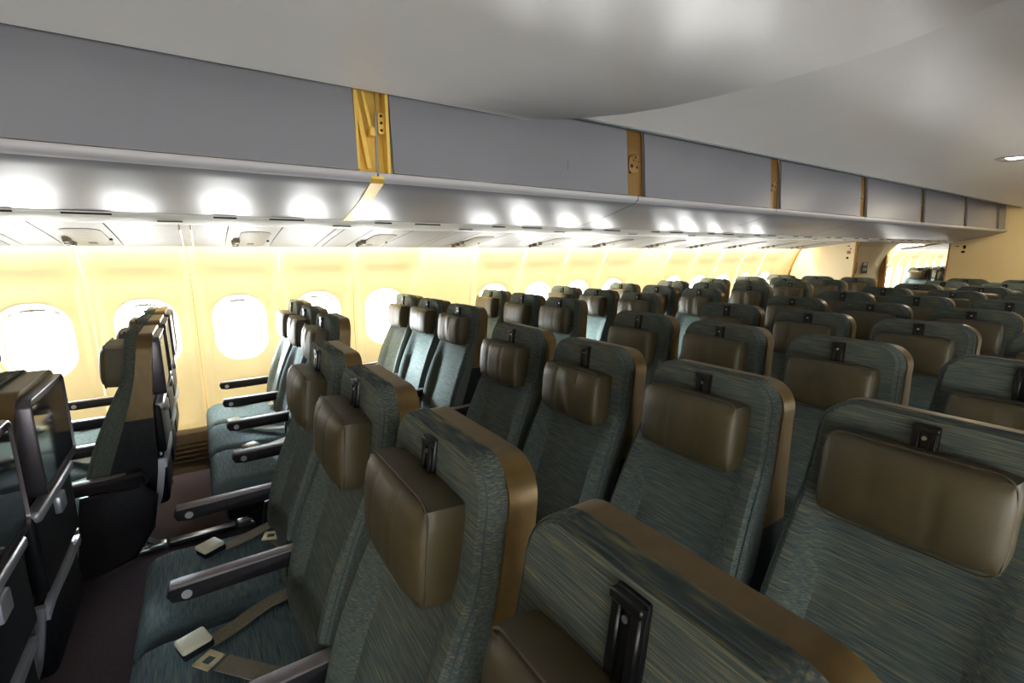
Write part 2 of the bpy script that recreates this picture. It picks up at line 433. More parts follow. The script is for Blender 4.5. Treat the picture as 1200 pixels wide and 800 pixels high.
BL = ['light grey overhead bin at the left edge of the photo, above the nearest windows', 'light grey overhead bin just right of the open yellow bracket, small scratch on its door',
      'overhead bin between the second and third gold strips from the left', 'overhead bin between the third and fourth gold strips from the left',
      'overhead bin between the fourth and fifth gold strips from the left', 'overhead bin between the fifth and sixth gold strips from the left', 'overhead bin between the two farthest gold strips',
      'short overhead bin end touching the aft bulkhead']
lims = DIV + [11.60]
make_bin(Y0+.05, DIV[0], -1, 'overhead bin beside the front wall, outside the photo on the left')
make_bin(DIV[0], DIV[1], -1, 'overhead bin one place forward of the leftmost visible bin')
for i in range(1, len(lims)-1):
    b = make_bin(lims[i], lims[i+1], -1, BL[i-1])
    if i == 2:
        bm = bmesh.new(); box(bm, .397, .400, .62-.001, .62+.001, .28, .33)
        link('scratch', mesh('scratch', bm, M_GOLDD, False), b).location = (-.003, -.35, 0)
# right hand bins: built so the cabin is closed on that side
for i in range(0, len(lims)-1):
    make_bin(lims[i], lims[i+1], 1, 'right side overhead bin, %s from the front' % ordn(i))

# gold dividers between bins
for side in (-1, 1):
    for i, y in enumerate(DIV):
        if side > 0 and i == 0: continue
        first = (i == 2 and side < 0)
        wh = ['forward of the photo', 'forward of the open bracket', '', 'second from the left', 'third from the left', 'fourth from the left', 'fifth from the left', 'sixth from the left', 'farthest, near the aft bulkhead'][i]
        lab = ('bright yellow open hinge bracket with steel rod between the two nearest bins' if first else
               ('gold strip with bolt holes between bins, %s' % wh if side < 0 else 'gold strip between right side bins, %s from the front' % ordn(i)))
        t = thing('bin_divider', lab, 'bin divider', (mx(-2.2, side), y, FZ), 0, 'gold strips between overhead bins')
        s = -side   # +1: inboard is +x on the left side
        off = -.034 if not first else -.075
        bm = bmesh.new()
        fc = [(-.005, .008), (-.012, .10), (-.02, .20), (-.028, .30), (-.038, .40), (-.05, .48)]
        rings = [[(s*(x+off+.0), -GW/2-.01, z), (s*(x+off), GW/2+.01, z), (s*(x+off-.02), GW/2+.01, z), (s*(x+off-.02), -GW/2-.01, z)] for x, z in fc]
        ring_loft(bm, rings)
        link('divider_plate', mesh('divider_plate', bm, M_GOLD if first else M_BRONZE), t)
        bm = bmesh.new()
        if first:
            X = s*(off)
            # inclined hinge arm, steel gas rod, catch plate, lug, its lamp light in the yellow
            def bar(p, q, w, d, mi=0):
                p = Vector(p); q = Vector(q); dd = q-p
                M = Matrix.Translation((p+q)/2) @ dd.to_track_quat('Z', 'Y').to_matrix().to_4x4()
                box(bm, -d/2, d/2, -w/2, w/2, -dd.length/2, dd.length/2, .002, 1, mi, M)
            bar((X+.012, -.07, .38), (X+.012, -.015, .03), .022, .02)
            bar((X+.02, -.045, .42), (X+.02, .0, .20), .016, .015)
            box(bm, X, X+.05, -.080, -.066, .02, .42, .002, 1)
            box(bm, X, X+.045, -.012, .012, .17, .21, .003, 1)
            box(bm, X, X+.05, .060, .076, .0, .42, .002, 1)
            link('hinge_arm', mesh('hinge_arm', bm, M_GOLD), t)
            bm = bmesh.new(); cyl(bm, (X+.04, .012, .01), (X+.04, .018, .27), .0065, 12); cyl(bm, (X+.04, .018, .27), (X+.04, .019, .40), .003, 8)
            link('gas_rod', mesh('gas_rod', bm, M_METAL), t)
            bm = bmesh.new()
            pts = rrect(.016, .05, .016, 6)
            ring_loft(bm, [[(X+.004+d, .047+a*k, .235+b*k) for a, b in pts] for d, k in ((0, 1), (.018, .95), (.02, .85))])
            link('catch_plate', mesh('catch_plate', bm, M_GOLD), t)
            bm = bmesh.new()
            for dz in (-.032, .0, .03): cyl(bm, (X+.018, .047, .235+dz), (X+.030, .047, .235+dz), .006, 10)
            link('bolt', mesh('bolt', bm, M_HOLE), t)
        else:
            X = s*(off-.012)
            for dy, dz, r in ((-.02, .20, .012), (.03, .195, .009), (-.005, .235, .006), (.015, .255, .006), (-.03, .16, .006), (.04, .23, .005)):
                cyl(bm, (X, dy, dz), (X+s*.0055, dy, dz), r, 10)
            link('bolt', mesh('bolt', bm, M_HOLE), t)
            bm = bmesh.new(); pts = rrect(.05, .06, .045, 6)
            a_ = [(X+s*.001, .005+a, .215+b) for a, b in pts]; b_ = [(X+s*.004, .005+a*.94, .215+b*.94) for a, b in pts]
            ring_loft(bm, [a_, b_]); link('bracket_plate', mesh('bracket_plate', bm, M_BRONZE), t)
# wide tan seam strip running under the bins at the open bracket
bm = bmesh.new()
s1 = [(x+.004, z-.003) for x, z in under[1:]]
ring_loft(bm, [[(x, .724-.03+.02*(i/6), z), (x, .724+.03+.02*(i/6), z), (x, .724+.03+.02*(i/6), z+.012), (x, .724-.03+.02*(i/6), z+.012)] for i, (x, z) in enumerate(s1)])
tagk(link('seam_strip', mesh('seam_strip', bm, [M_GOLD], False)), None, 'yellow and steel gap strip curving under the bins below the open hinge bracket', 'strip')

# long rail under the bins and the sloping service channel panels
RX, RZ = -2.83, 1.690
for side in (-1, 1):
    bm = bmesh.new(); S = lambda pr: [(mx(x, side), z) for x, z in pr]
    prism_y(bm, S([(-2.815, 1.698), (-2.818, 1.688), (-2.828, 1.684), (-2.834, 1.680), (-2.86, 1.668), (-2.89, 1.657), (-2.91, 1.650), (-2.925, 1.650), (-2.92, 1.70), (-2.82, 1.71)]), Y0, Y1)
    struct('trim_5' if side < 0 else 'trim_6', bm, M_RAIL, angle=30)
    bm = bmesh.new()      # dark slots in the rail
    y = -2.9
    while y < Y1-.3:
        for dy, L, x in ((0, .17, -2.828), (.33, .10, -2.880), (.56, .10, -2.828)):
            xx = mx(x, side); zz_ = 1.6815 if x > -2.87 else 1.6605
            box(bm, xx-.008, xx+.008, y+dy, y+dy+L, zz_-.002, zz_+.006)
        y += .81
    struct('trim_7' if side < 0 else 'trim_8', bm, M_HOLE, False)
def psl(x):      # service-channel underside height
    return 1.652 + (1.552-1.652)*((-2.93-x)/(-2.93+3.655))
LP = .81; YL0 = .5235
ppos = sorted([YL0-.81*1.30+.81*k for k in range(-2, 11)])
def psu_panel(y0, y1, side, label, cat='service panel', zoff=0):
    bm = bmesh.new(); g = .0035
    pr = [(-2.93, psl(-2.93)), (-3.3, psl(-3.3)+.004), (-3.6, psl(-3.6)+.002), (-3.655, psl(-3.655)), (-3.66, psl(-3.655)+.012), (-3.3, psl(-3.3)+.03), (-2.93, psl(-2.93)+.02)]
    prism_y(bm, [(mx(x, side)-mx(-3.3, side), z-1.6+zoff) for x, z in pr], y0+g-(y0+y1)/2, y1-g-(y0+y1)/2)
    o = link('service_panel', mesh('service_panel', bm, M_PSU, angle=40), None, (mx(-3.3, side), (y0+y1)/2, 1.6))
    return tagk(o, None, label, cat, 'service channel panels above the seats')
for side in (-1, 1):
    n = 0
    for i, yc in enumerate([-.48+.768*k for k in range(-3, 11)]):
        sd = 'left' if side < 0 else 'right'
        lab = 'on the %s side, %s from the front' % (sd, ordn(i))
        # speaker/reading light unit occupies yc-.11..yc+.11; panels on both sides of it
        psu_panel(yc+.13, yc+.42, side, 'wide blank ceiling service panel %s' % lab)
        psu_panel(yc+.42, yc+.47, side, 'narrow strip service panel %s' % lab)
        psu_panel(yc+.47, yc+.768-.13, side, 'medium blank service panel %s' % lab)
        if side > 0 and i > 10: pass
        t = thing('passenger_service_unit', 'service unit with beige speaker grille %s' % lab, 'service unit', (mx(-3.3, side), yc, 1.6), 0, 'passenger service units')
        bm = bmesh.new()
        pr = [(-2.93, psl(-2.93)), (-3.3, psl(-3.3)+.004), (-3.6, psl(-3.6)+.002), (-3.655, psl(-3.655)), (-3.66, psl(-3.655)+.012), (-3.3, psl(-3.3)+.03), (-2.93, psl(-2.93)+.02)]
        prism_y(bm, [(mx(x, side)-mx(-3.3, side), z-1.6) for x, z in pr], -.127, .127)
        link('housing', mesh('housing', bm, M_PSU, angle=40), t)
        tilt = math.atan2(1.652-1.552, .725)*(1 if side < 0 else -1)
        Mx = Matrix.Rotation(-tilt, 4, 'Y')
        bm = bmesh.new(); pts = rrect(.24, .06, .05, 6)
        ring_loft(bm, [[Mx @ Vector((a*k*1.1-.06, b*k*1.3+0.015, z)) for a, b in pts] for z, k in ((.006, 1), (.0, 1), (-.002, .96))])
        link('speaker_grille', mesh('speaker_grille', bm, M_PSUG), t)
        for q in range(3):
            bm = bmesh.new(); cx, cy = (-.20+.07*q, -.075 if q != 1 else -.082)
            v = cyl(bm, Mx @ Vector((cx, cy, -.022)), Mx @ Vector((cx, cy, .004)), .016, 14, .020)
            link('reading_light', mesh('reading_light', bm, M_PSUG), t)
            bm = bmesh.new(); cyl(bm, Mx @ Vector((cx, cy, -.0235)), Mx @ Vector((cx, cy, -.0215)), .011, 12)
            l = link('reading_light_lens', mesh('lens', bm, M_BULB if (q == 0 and i in (3, 7, 8, 9)) else M_METAL), t)
        bm = bmesh.new(); box(bm, -.245, -.18, -.01, .03, -.004, .012, .004, 2, 0, Mx)
        link('call_button', mesh('call_button', bm, M_BLACK), t)
        bm = bmesh.new(); cyl(bm, Mx @ Vector((-.1, .10, -.006)), Mx @ Vector((-.1, .10, .004)), .008, 10)
        link('latch', mesh('latch', bm, M_BLACK), t)
# next cabin service channel beyond the opening (plain continuation)
bm = bmesh.new(); prism_y(bm, [(-2.80, 1.70), (-3.3, psl(-3.3)), (-3.655, psl(-3.655)), (-3.66, psl(-3.655)+.02), (-2.80, 1.72)], Y1+.06, Y2)
struct('trim_9', bm, M_PSU)
bm = bmesh.new(); prism_y(bm, [(-2.80, 1.70), (-2.1, 1.86), (-2.1, 2.4), (-2.8, 2.4)], Y1+.06, Y2)
struct('trim_10', bm, M_BIN)
bm = bmesh.new(); box(bm, -2.1, 2*XC+2.1, Y1+.06, Y2, 2.2, 2.24); struct('ceiling_next_cabin', bm, M_CEIL, False)['kind'] = 'structure'

# recessed ceiling downlights; the two out of view are added to warm seat tops
for i, (x, y) in enumerate(((-1.22, 6.18), (-1.22, 9.0), (-1.22, -1.6))):
    t = thing('ceiling_downlight', ['oval recessed ceiling downlight at the right edge of the photo', 'added unseen ceiling downlight farther aft towards the bulkhead', 'added unseen ceiling downlight forward of the camera'][i], 'ceiling light', (x, y, cz(x)-(.055 if y < 1 else 0)), 0, 'ceiling downlights')
    bm = bmesh.new(); pts = rrect(.10, .16, .095, 8)
    ring_loft(bm, [[(a*k, b*k, z) for a, b in pts] for k, z in ((1, .004), (1, -.008), (.9, -.014), (.78, -.010), (.72, .0))], cap=False)
    link('rim', mesh('rim', bm, M_SILVER), t)
    bm = bmesh.new(); bm.faces.new([bm.verts.new((a*.74, b*.74, -.002)) for a, b in pts]); link('lens', mesh('lens', bm, M_LAMP, False), t)
    a = area('downlight', (x, y, cz(x)-.05), (0, 0, 0), .15, .24, CEIL_W, (1, .88, .66))

# placards
def placard(loc, size, axis, col, label, marks=None):
    bm = bmesh.new(); w, h = size
    if axis == 'y': box(bm, -w/2, w/2, -.002, .002, -h/2, h/2)
    else: box(bm, -.002, .002, -w/2, w/2, -h/2, h/2)
    o = link('placard', mesh('placard', bm, col, False), None, loc); tagk(o, None, label, 'placard'); 
    if marks:
        bm = bmesh.new()
        for a, b, c, d in marks:
            if axis == 'y': box(bm, a*w, b*w, -.004, -.0015, c*h, d*h)
            else: box(bm, .0015, .004, a*w, b*w, c*h, d*h)
        link('marking', mesh('marking', bm, M_PSU if col != M_WHITE else M_RED, False), o)
    return o
placard((-3.13, 7.997, 1.585), (.035, .05), 'y', M_WHITE, 'tiny white placard with red mark high on the partition edge', [(-.4, .4, -.1, .3)])
placard((-3.12, 7.997, 1.50), (.045, .04), 'y', M_RED, 'small red placard on the partition, middle of three', [(-.3, .3, -.1, .1)])
placard((-3.13, 7.997, 1.42), (.03, .03), 'y', M_BLACK, 'tiny dark placard on the partition, lowest of three')
placard((-3.10+.0, 7.997, 1.55), (.018, .018), 'y', M_RED, 'tiny red dot placard nearest the partition edge')
placard((-3.845+.0, 10.22, 1.22), (.10, .22), 'x', M_BLACK, 'narrow dark placard on the yellow exit door wall', [(-.2, .2, -.35, .35)])
placard((-3.845+.0, 10.62, 1.23), (.24, .26), 'x', M_BLACK, 'wider dark square placard on the yellow exit door wall', [(-.35, .35, .08, .3), (-.35, .35, -.3, -.08)])
placard((-2.80, Y1-.003, 1.60), (.05, .02), 'y', M_GOLDD, 'tiny brown mark at the top left of the aft bulkhead')
placard((-2.70, Y1-.003, 1.585), (.04, .06), 'y', M_BLACK, 'small dark placard on the aft bulkhead above its lower twin')
placard((-2.71, Y1-.003, 1.50), (.05, .04), 'y', M_BLACK, 'small dark placard on the aft bulkhead below its upper twin')

# ================================================================== SEATS
def yf(z):       # front of the backrest
    P = [(.30, -.215), (.42, -.200), (.52, -.178), (.60, -.152), (.70, -.118), (.80, -.083), (.90, -.050), (1.0, -.024), (1.10, -.006), (1.25, .012)]
    for (a, ya), (b, yb) in zip(P[:-1], P[1:]):
        if z <= b: return ya+(yb-ya)*(z-a)/(b-a)
    return P[-1][1]
def halfw(z, W, zt, r):
    if z > zt-r:
        dz = z-(zt-r); return W-r+math.sqrt(max(0, r*r-dz*dz))
    return W
def slab(bm, W, zt, r, zb, fy, by, nz=26, nx=16, bolster=0, rnd=.018, mi_side=None):
    zs = [zb+(zt-r-zb)*i/nz for i in range(nz+1)] + [zt-r+r*math.sin(PI/2*i/8) for i in range(1, 9)]
    def row(z, back, inset=0.0):
        w = max(halfw(z, W(z), zt, r) - inset, .01)
        out = []
        for j in range(nx+1):
            u = -1+2*j/nx; x = w*math.sin(u*PI/2)*.35 + w*u*.65
            if back: y = by(z)
            else:
                e = abs(x)/w; y = fy(z)
                if bolster and .46 < z < 1.0:
                    bb = math.sin(PI*min(1, max(0, (z-.44)/.54)))**.7
                    q = max(0, (abs(x)-.128)/.035); q = min(1, q); q = q*q*(3-2*q)
                    y -= bolster*bb*q
                if e > .9: y += rnd*((e-.9)/.1)**2
            out.append((x, y, z))
        return out
    rings = []
    for i, z in enumerate(zs):
        zz = z
        f = row(zz, False); b = row(zz, True)
        top = (i == len(zs)-1)
        if top: f = [(x, y+rnd*.6, z) for x, y, z in f]
        rings.append(f + list(reversed(b)))
    vr = ring_loft(bm, rings)
    bm.faces.ensure_lookup_table()
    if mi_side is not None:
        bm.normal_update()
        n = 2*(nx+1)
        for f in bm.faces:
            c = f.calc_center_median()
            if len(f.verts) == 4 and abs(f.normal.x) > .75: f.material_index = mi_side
    return vr

def m_backrest():
    bm = bmesh.new()
    slab(bm, lambda z: .193 + .022*max(0, min(1, (1.08-z)/.35)), 1.185, .075, .42, yf, lambda z: yf(z)+.045, bolster=.036)
    return mesh('backrest', bm, [M_TWEED, M_SIDE], angle=35)
def m_shell():
    bm = bmesh.new()
    def by(z):
        pts = [(.36, -.11), (.45, -.06), (.53, .0), (.62, .056), (.9, .068), (1.17, .098), (1.2, .098)]
        for (a, ya), (b, yb) in zip(pts[:-1], pts[1:]):
            if z <= b: return ya+(yb-ya)*(z-a)/(b-a)
        return .098
    slab(bm, lambda z: .198 + .018*max(0, min(1, (1.08-z)/.35)), 1.178, .07, .38, lambda z: min(yf(z)+.043, by(z)-.012), by, rnd=0)
    # black lower shell; sides black a little higher, their shade painted in
    bm.normal_update()
    for f in bm.faces:
        c = f.calc_center_median()
        if c.z < .72 or (abs(f.normal.x) > .8 and c.z < .82): f.material_index = 1
    return mesh('seat_shell', bm, [M_SHELL, M_BLACK], angle=50)
def m_piping():
    bm = bmesh.new()
    path = []
    W = lambda z: .193 + .022*max(0, min(1, (1.08-z)/.35))
    zs = [.46+(1.11-.46)*i/14 for i in range(15)] + [1.11+.075*math.sin(PI/2*i/6) for i in range(1, 7)]
    def bol(x, z):
        if not(.46 < z < 1.0): return 0
        bb = math.sin(PI*min(1, max(0, (z-.44)/.54)))**.7; q = min(1, max(0, (abs(x)-.128)/.035)); return .036*bb*q*q*(3-2*q)
    for s in (1, -1):
        pp = []
        for z in zs:
            w = halfw(z, W(z), 1.185, .075); x = w-.006
            pp.append((s*x, yf(z)-bol(x, z)+.010, z))
        path.append(pp)
    full = path[0] + list(reversed(path[1]))
    rings = []
    for i, p in enumerate(full):
        a = Vector(full[max(0, i-1)]); b = Vector(full[min(len(full)-1, i+1)]); d = (b-a).normalized()
        n1 = Vector((0, 1, 0)); n2 = d.cross(n1).normalized(); n1 = n2.cross(d).normalized()
        rings.append([Vector(p)+.0018*(math.cos(t)*n1+math.sin(t)*n2) for t in (0, PI/2.5, 2*PI/2.5, 3*PI/2.5, 4*PI/2.5)])
    ring_loft(bm, rings)
    return mesh('piping', bm, M_PIPE)
def m_headrest(v=0):
    # soft leather block with two stitched seams; crumpled variants get folds
    bm = bmesh.new()
    hw, hh, th = .146, .088, .085
    nx, nz = 28, 16
    rings = []
    rnd = random.Random(v)
    def prof(dep):   # outline at a given depth 0 front..1 back
        return
    layers = [(0.0, .80, .70), (.006, .90, .85), (.020, .975, .96), (.040, 1.0, 1.0), (.075, 1.0, 1.0), (.085, .97, .96)]
    # front grid
    G = []
    for i in range(nz+1):
        w_ = -1+2*i/nz; rowv = []
        for j in range(nx+1):
            u = -1+2*j/nx
            x = hw*.93*u; z = hh*.90*w_
            y = -th + .012*abs(u)**4 + .010*abs(w_)**4 - .004*(1-u*u)*(1-w_*w_)
            for sx in (-.052, .052):
                y += .006*math.exp(-((x-sx)/.004)**2)
            if v: y += .004*math.sin(60*x+9*z*v+v)*math.exp(-((x-.01*v)/.06)**2)*(1 if v < 3 else 1.4)
            rowv.append(bm.verts.new((x, y, z)))
        G.append(rowv)
    for i in range(nz):
        for j in range(nx):
            bm.faces.new((G[i][j], G[i][j+1], G[i+1][j+1], G[i+1][j]))
    per = [G[0][j] for j in range(nx+1)] + [G[i][nx] for i in range(1, nz+1)] + [G[nz][j] for j in range(nx-1, -1, -1)] + [G[i][0] for i in range(nz-1, 0, -1)]
    prev = per
    for d, k in ((.016, 1.045), (.034, 1.065), (.065, 1.065), (.085, 1.04)):
        cur = []
        for p in per:
            # round corners by superellipse pull
            ux = p.co.x/(hw*.93); uz = p.co.z/(hh*.9)
            c = max(0, abs(ux)+abs(uz)-1.55)*.10
            cur.append(bm.verts.new((p.co.x*(k-c), -th+d+.004, p.co.z*(k+.03-c*1.6))))
        n = len(per)
        for i in range(n):
            bm.faces.new((prev[i], prev[(i+1) % n], cur[(i+1) % n], cur[i]))
        prev = cur
    bm.faces.new(prev)
    # soften corner of front face
    for p in per:
        ux = p.co.x/(hw*.93); uz = p.co.z/(hh*.9); c = max(0, abs(ux)+abs(uz)-1.55)*.10
        p.co.x *= 1-c; p.co.z *= 1-c*1.6
    return mesh('headrest', bm, M_LEATHER, angle=60)
def m_stitch():
    bm = bmesh.new()
    pts = rrect(.139, .082, .028, 5)
    # seam line around the edge and the two vertical seams
    def tube(pp, r, closed):
        n = len(pp); rings = []
        for i, p in enumerate(pp):
            a = Vector(pp[(i-1) % n] if closed else pp[max(0, i-1)]); b = Vector(pp[(i+1) % n] if closed else pp[min(n-1, i+1)])
            d = (b-a).normalized(); n1 = Vector((0, 1, 0)); n2 = d.cross(n1)
            rings.append([Vector(p)+r*(math.cos(t)*n1+math.sin(t)*n2) for t in (0, PI/2, PI, 3*PI/2)])
        if closed: rings.append(rings[0])
        ring_loft(bm, rings, cap=not closed)
    tube([(a*1.015, -.062, b*1.10) for a, b in pts], .0022, True)
    for x in (-.052, .052):
        tube([(x, -.0745, -.074), (x, -.0800, -.05), (x, -.0812, 0), (x, -.0800, .05), (x, -.0745, .074)], .0022, False)
    return mesh('stitching', bm, M_SEAM)
def m_hook():
    bm = bmesh.new(); 
    box(bm, -.021, .021, -.005, .012, -.065, .034, .003, 2)
    box(bm, -.019, -.007, -.011, -.002, -.06, .022, .002, 1)
    box(bm, .007, .019, -.011, -.002, -.06, .022, .002, 1)
    box(bm, -.021, .021, -.014, -.002, .020, .032, .002, 1)
    return mesh('coat_hook', bm, M_BLACKG)
def m_hookpin():
    bm = bmesh.new(); cyl(bm, (0, -.010, .008), (0, -.004, .008), .004, 10); return mesh('hook_pin', bm, M_METAL)
def m_cushion():
    bm = bmesh.new()
    prof = [(-.09, .42), (-.13, .470), (-.25, .466), (-.40, .470), (-.50, .476), (-.545, .468), (-.572, .445), (-.582, .41), (-.575, .37), (-.55, .35), (-.40, .345), (-.09, .345)]
    nx = 14; rings = []
    for j in range(nx+1):
        u = -1+2*j/nx; x = .232*u
        e = max(0, (abs(u)-.86)/.14)
        k = 1-.10*e*e
        rings.append([(x, -.33+(y+.33)*(1-.035*e*e), .40+(z-.40)*(k-.25*e*e) - .006*(1-u*u)*(1 if z > .44 else 0)) for y, z in prof])
    ring_loft(bm, rings)
    bmesh.ops.subdivide_edges(bm, edges=bm.edges, cuts=1, smooth=.6) if False else None
    return mesh('seat_cushion', bm, M_CUSH, angle=55)
def m_pan():
    bm = bmesh.new(); box(bm, -.215, .215, -.53, -.03, .27, .348, .02, 3)
    box(bm, -.16, .16, -.45, -.08, .23, .275, .015, 2)
    return mesh('seat_pan', bm, M_BLACK)
def m_arm():
    bm = bmesh.new(); prof = [(-.485, .592), (-.478, .608), (-.10, .615), (.0, .62), (.01, .60), (-.02, .55), (-.10, .566), (-.44, .563), (-.475, .570)]
    rings = []
    for x, k in ((-.021, .90), (-.0185, 1), (.0185, 1), (.021, .90)):
        rings.append([(x, -.24+(y+.24)*(1-(1-k)*.1), .585+(z-.585)*k) for y, z in prof])
    ring_loft(bm, rings)
    return mesh('armrest', bm, M_ARM, angle=40)
def m_armtop():
    bm = bmesh.new(); box(bm, -.0195, .0195, -.476, -.03, .606, .6175, .004, 2)
    return mesh('armrest_pad', bm, M_ARMTOP)
def m_button():
    bm = bmesh.new()
    for s in (1,):
        cyl(bm, (s*.0195, -.440, .585), (s*.0235, -.440, .585), .0125, 18); cyl(bm, (s*.0225, -.440, .585), (s*.0255, -.440, .585), .0085, 16)
    return mesh('recline_button', bm, M_SILVER)
def m_armpost():
    bm = bmesh.new(); ring_loft(bm, [[(x, -.10, .60), (x, .0, .60), (x, .02, .40), (x, -.06, .36), (x, -.16, .38)] for x in (-.016, .016)])
    return mesh('armrest_bracket', bm, M_BLACK, False)
def m_sidepanel():
    bm = bmesh.new(); prof = [(-.20, .555), (-.0, .56), (.045, .50), (.02, .36), (-.06, .24), (-.20, .20), (-.42, .24), (-.44, .30), (-.30, .36), (-.22, .44)]
    ring_loft(bm, [[(x, -.2+(y+.2)*k, .4+(z-.4)*k) for y, z in prof] for x, k in ((-.012, .98), (.010, 1), (.018, .94))])
    return mesh('side_panel', bm, M_BLACK, angle=30)
def m_leg():
    bm = bmesh.new()
    cyl(bm, (0, -.03, .025), (0, -.30, .26), .013, 12)
    cyl(bm, (0, -.44, .03), (0, -.38, .27), .016, 12)
    box(bm, -.02, .02, -.48, -.0, .0, .022, .006, 2)
    box(bm, -.024, .024, -.07, .0, .0, .035, .008, 2)
    box(bm, -.026, .026, -.49, -.42, .0, .05, .01, 2)
    return mesh('leg', bm, M_METAL, angle=40)
def strap_mesh(pts, w=.024, th=.003, side=Vector((1, 0, 0)), mi=0):
    bm = bmesh.new(); n = len(pts); rings = []
    for i, p in enumerate(pts):
        p = Vector(p); a = Vector(pts[max(0, i-1)]); b = Vector(pts[min(n-1, i+1)]); d = (b-a).normalized()
        up = Vector((0, 0, 1)); s_ = d.cross(up)
        if s_.length < .2: s_ = Vector((1, 0, 0))
        s_ = s_.normalized(); up = s_.cross(d).normalized()
        rings.append([p+s_*w+up*th*.5, p-s_*w+up*th*.5, p-s_*w-up*th*.5, p+s_*w-up*th*.5])
    ring_loft(bm, rings); return bm
def smooth_path(pts, n=6):
    out = []
    P = [Vector(p) for p in pts]
    for i in range(len(P)-1):
        p0 = P[max(0, i-1)]; p1 = P[i]; p2 = P[i+1]; p3 = P[min(len(P)-1, i+2)]
        for j in range(n):
            t = j/n
            out.append(.5*((2*p1)+(-p0+p2)*t+(2*p0-5*p1+4*p2-p3)*t*t+(-p0+3*p1-3*p2+p3)*t**3))
    out.append(P[-1]); return out
def m_beltA(v):   # strap carrying the buckle, from the window-side hip
    if v == 0: pts = [(-.20, -.13, .49), (-.17, -.20, .485), (-.13, -.29, .482), (-.105, -.35, .486)]
    else: pts = [(-.21, -.14, .49), (-.20, -.25, .484), (-.15, -.34, .484), (-.12, -.40, .486)]
    return mesh('belt_strap', strap_mesh(smooth_path(pts)), M_BELT)
def m_beltB(v):
    if v == 0: pts = [(.20, -.14, .50), (.14, -.16, .505), (.07, -.20, .49), (.0, -.17, .486), (-.06, -.19, .486)]
    else: pts = [(.20, -.13, .52), (.17, -.17, .505), (.11, -.25, .492), (.02, -.33, .486), (-.03, -.375, .486)]
    return mesh('belt_strap', strap_mesh(smooth_path(pts)), M_BELT)
def m_buckle(v):
    bm = bmesh.new(); c = (-.10, -.385, .497) if v == 0 else (-.118, -.43, .497); ang = .5 if v == 0 else .35
    M = Matrix.Translation(c) @ Matrix.Rotation(ang, 4, 'Z')
    box(bm, -.030, .030, -.036, .036, -.012, .008, .006, 2, 1, M)
    box(bm, -.031, .031, -.038, .032, .006, .022, .007, 3, 0, M)
    return mesh('buckle', bm, [M_CREAM, M_BLACK])
def m_tongue(v):
    bm = bmesh.new(); c = (-.085, -.20, .489) if v == 0 else (-.052, -.402, .489)
    M = Matrix.Translation(c) @ Matrix.Rotation(-.9 if v else 1.2, 4, 'Z')
    for a in ((-.026, -.012, -.026, .026), (.012, .026, -.026, .026), (-.026, .026, -.026, -.012), (-.026, .026, .012, .026)):
        box(bm, a[0], a[1], a[2], a[3], -.002, .003, .001, 1, 0, M)
    return mesh('belt_tongue', bm, M_TONG)
# rear of the shell: monitor, tray, pocket
def m_monitor():
    bm = bmesh.new(); pts = rrect(.172, .125, .022, 5)
    tiltv = lambda z: .092 + (z-1.17)*.0
    def P(a, b, d): z = 1.035+b; return (a, tiltv(z)+d, z)
    vr = ring_loft(bm, [[P(a*k, b*k, d) for a, b in pts] for k, d in ((1.0, -.02), (1.0, .020), (.985, .027), (.965, .028), (.955, .020))], cap=False)
    bm2v = [bm.verts.new(P(a*.96, b*.96, .021)) for a, b in pts]; f = bm.faces.new(bm2v); f.material_index = 1
    return mesh('monitor_bezel', bm, [M_BEZEL, M_BLACK], angle=40)
def m_screen():
    bm = bmesh.new(); tiltv = lambda z: .092 + (z-1.17)*.0
    pts = rrect(.150, .102, .006, 3)
    ring_loft(bm, [[(a, tiltv(1.035+b)+d, 1.035+b) for a, b in pts] for d in (.018, .0245)])
    return mesh('screen', bm, M_GLASS, False)
def m_tray():
    bm = bmesh.new(); box(bm, -.19, .19, .060, .092, .66, .875, .012, 3, 1); box(bm, -.185, .185, .072, .104, .852, .882, .010, 3, 0)
    box(bm, -.03, .03, .09, .108, .80, .85, .006, 2, 0)
    return mesh('tray_table', bm, [M_SILVER, M_BLACK])
def m_pocket():
    bm = bmesh.new(); box(bm, -.185, .185, .0, .078, .42, .645, .025, 3, 1)
    pts = [(-.185, .075, .60), (-.15, .086, .635), (0, .092, .642), (.15, .086, .635), (.185, .075, .60)]
    pp = smooth_path(pts, 5)
    n = len(pp); rings = []
    for p in pp: rings.append([p+Vector((0, -.008, -.010)), p+Vector((0, .008, -.010)), p+Vector((0, .008, .010)), p+Vector((0, -.008, .010))])
    ring_loft(bm, rings)
    return mesh('literature_pocket', bm, [M_SILVER, M_BLACK])
def m_rearframe():
    bm = bmesh.new()
    for s in (1,):
        pp = smooth_path([(s*.20, -.02, .36), (s*.205, .035, .45), (s*.205, .060, .56), (s*.20, .070, .64)], 5)
        rings = [[p+Vector((-.009, -.012, 0)), p+Vector((.009, -.012, 0)), p+Vector((.009, .012, 0)), p+Vector((-.009, .012, 0))] for p in pp]
        ring_loft(bm, rings)
    return mesh('rear_frame', bm, M_SILVER)

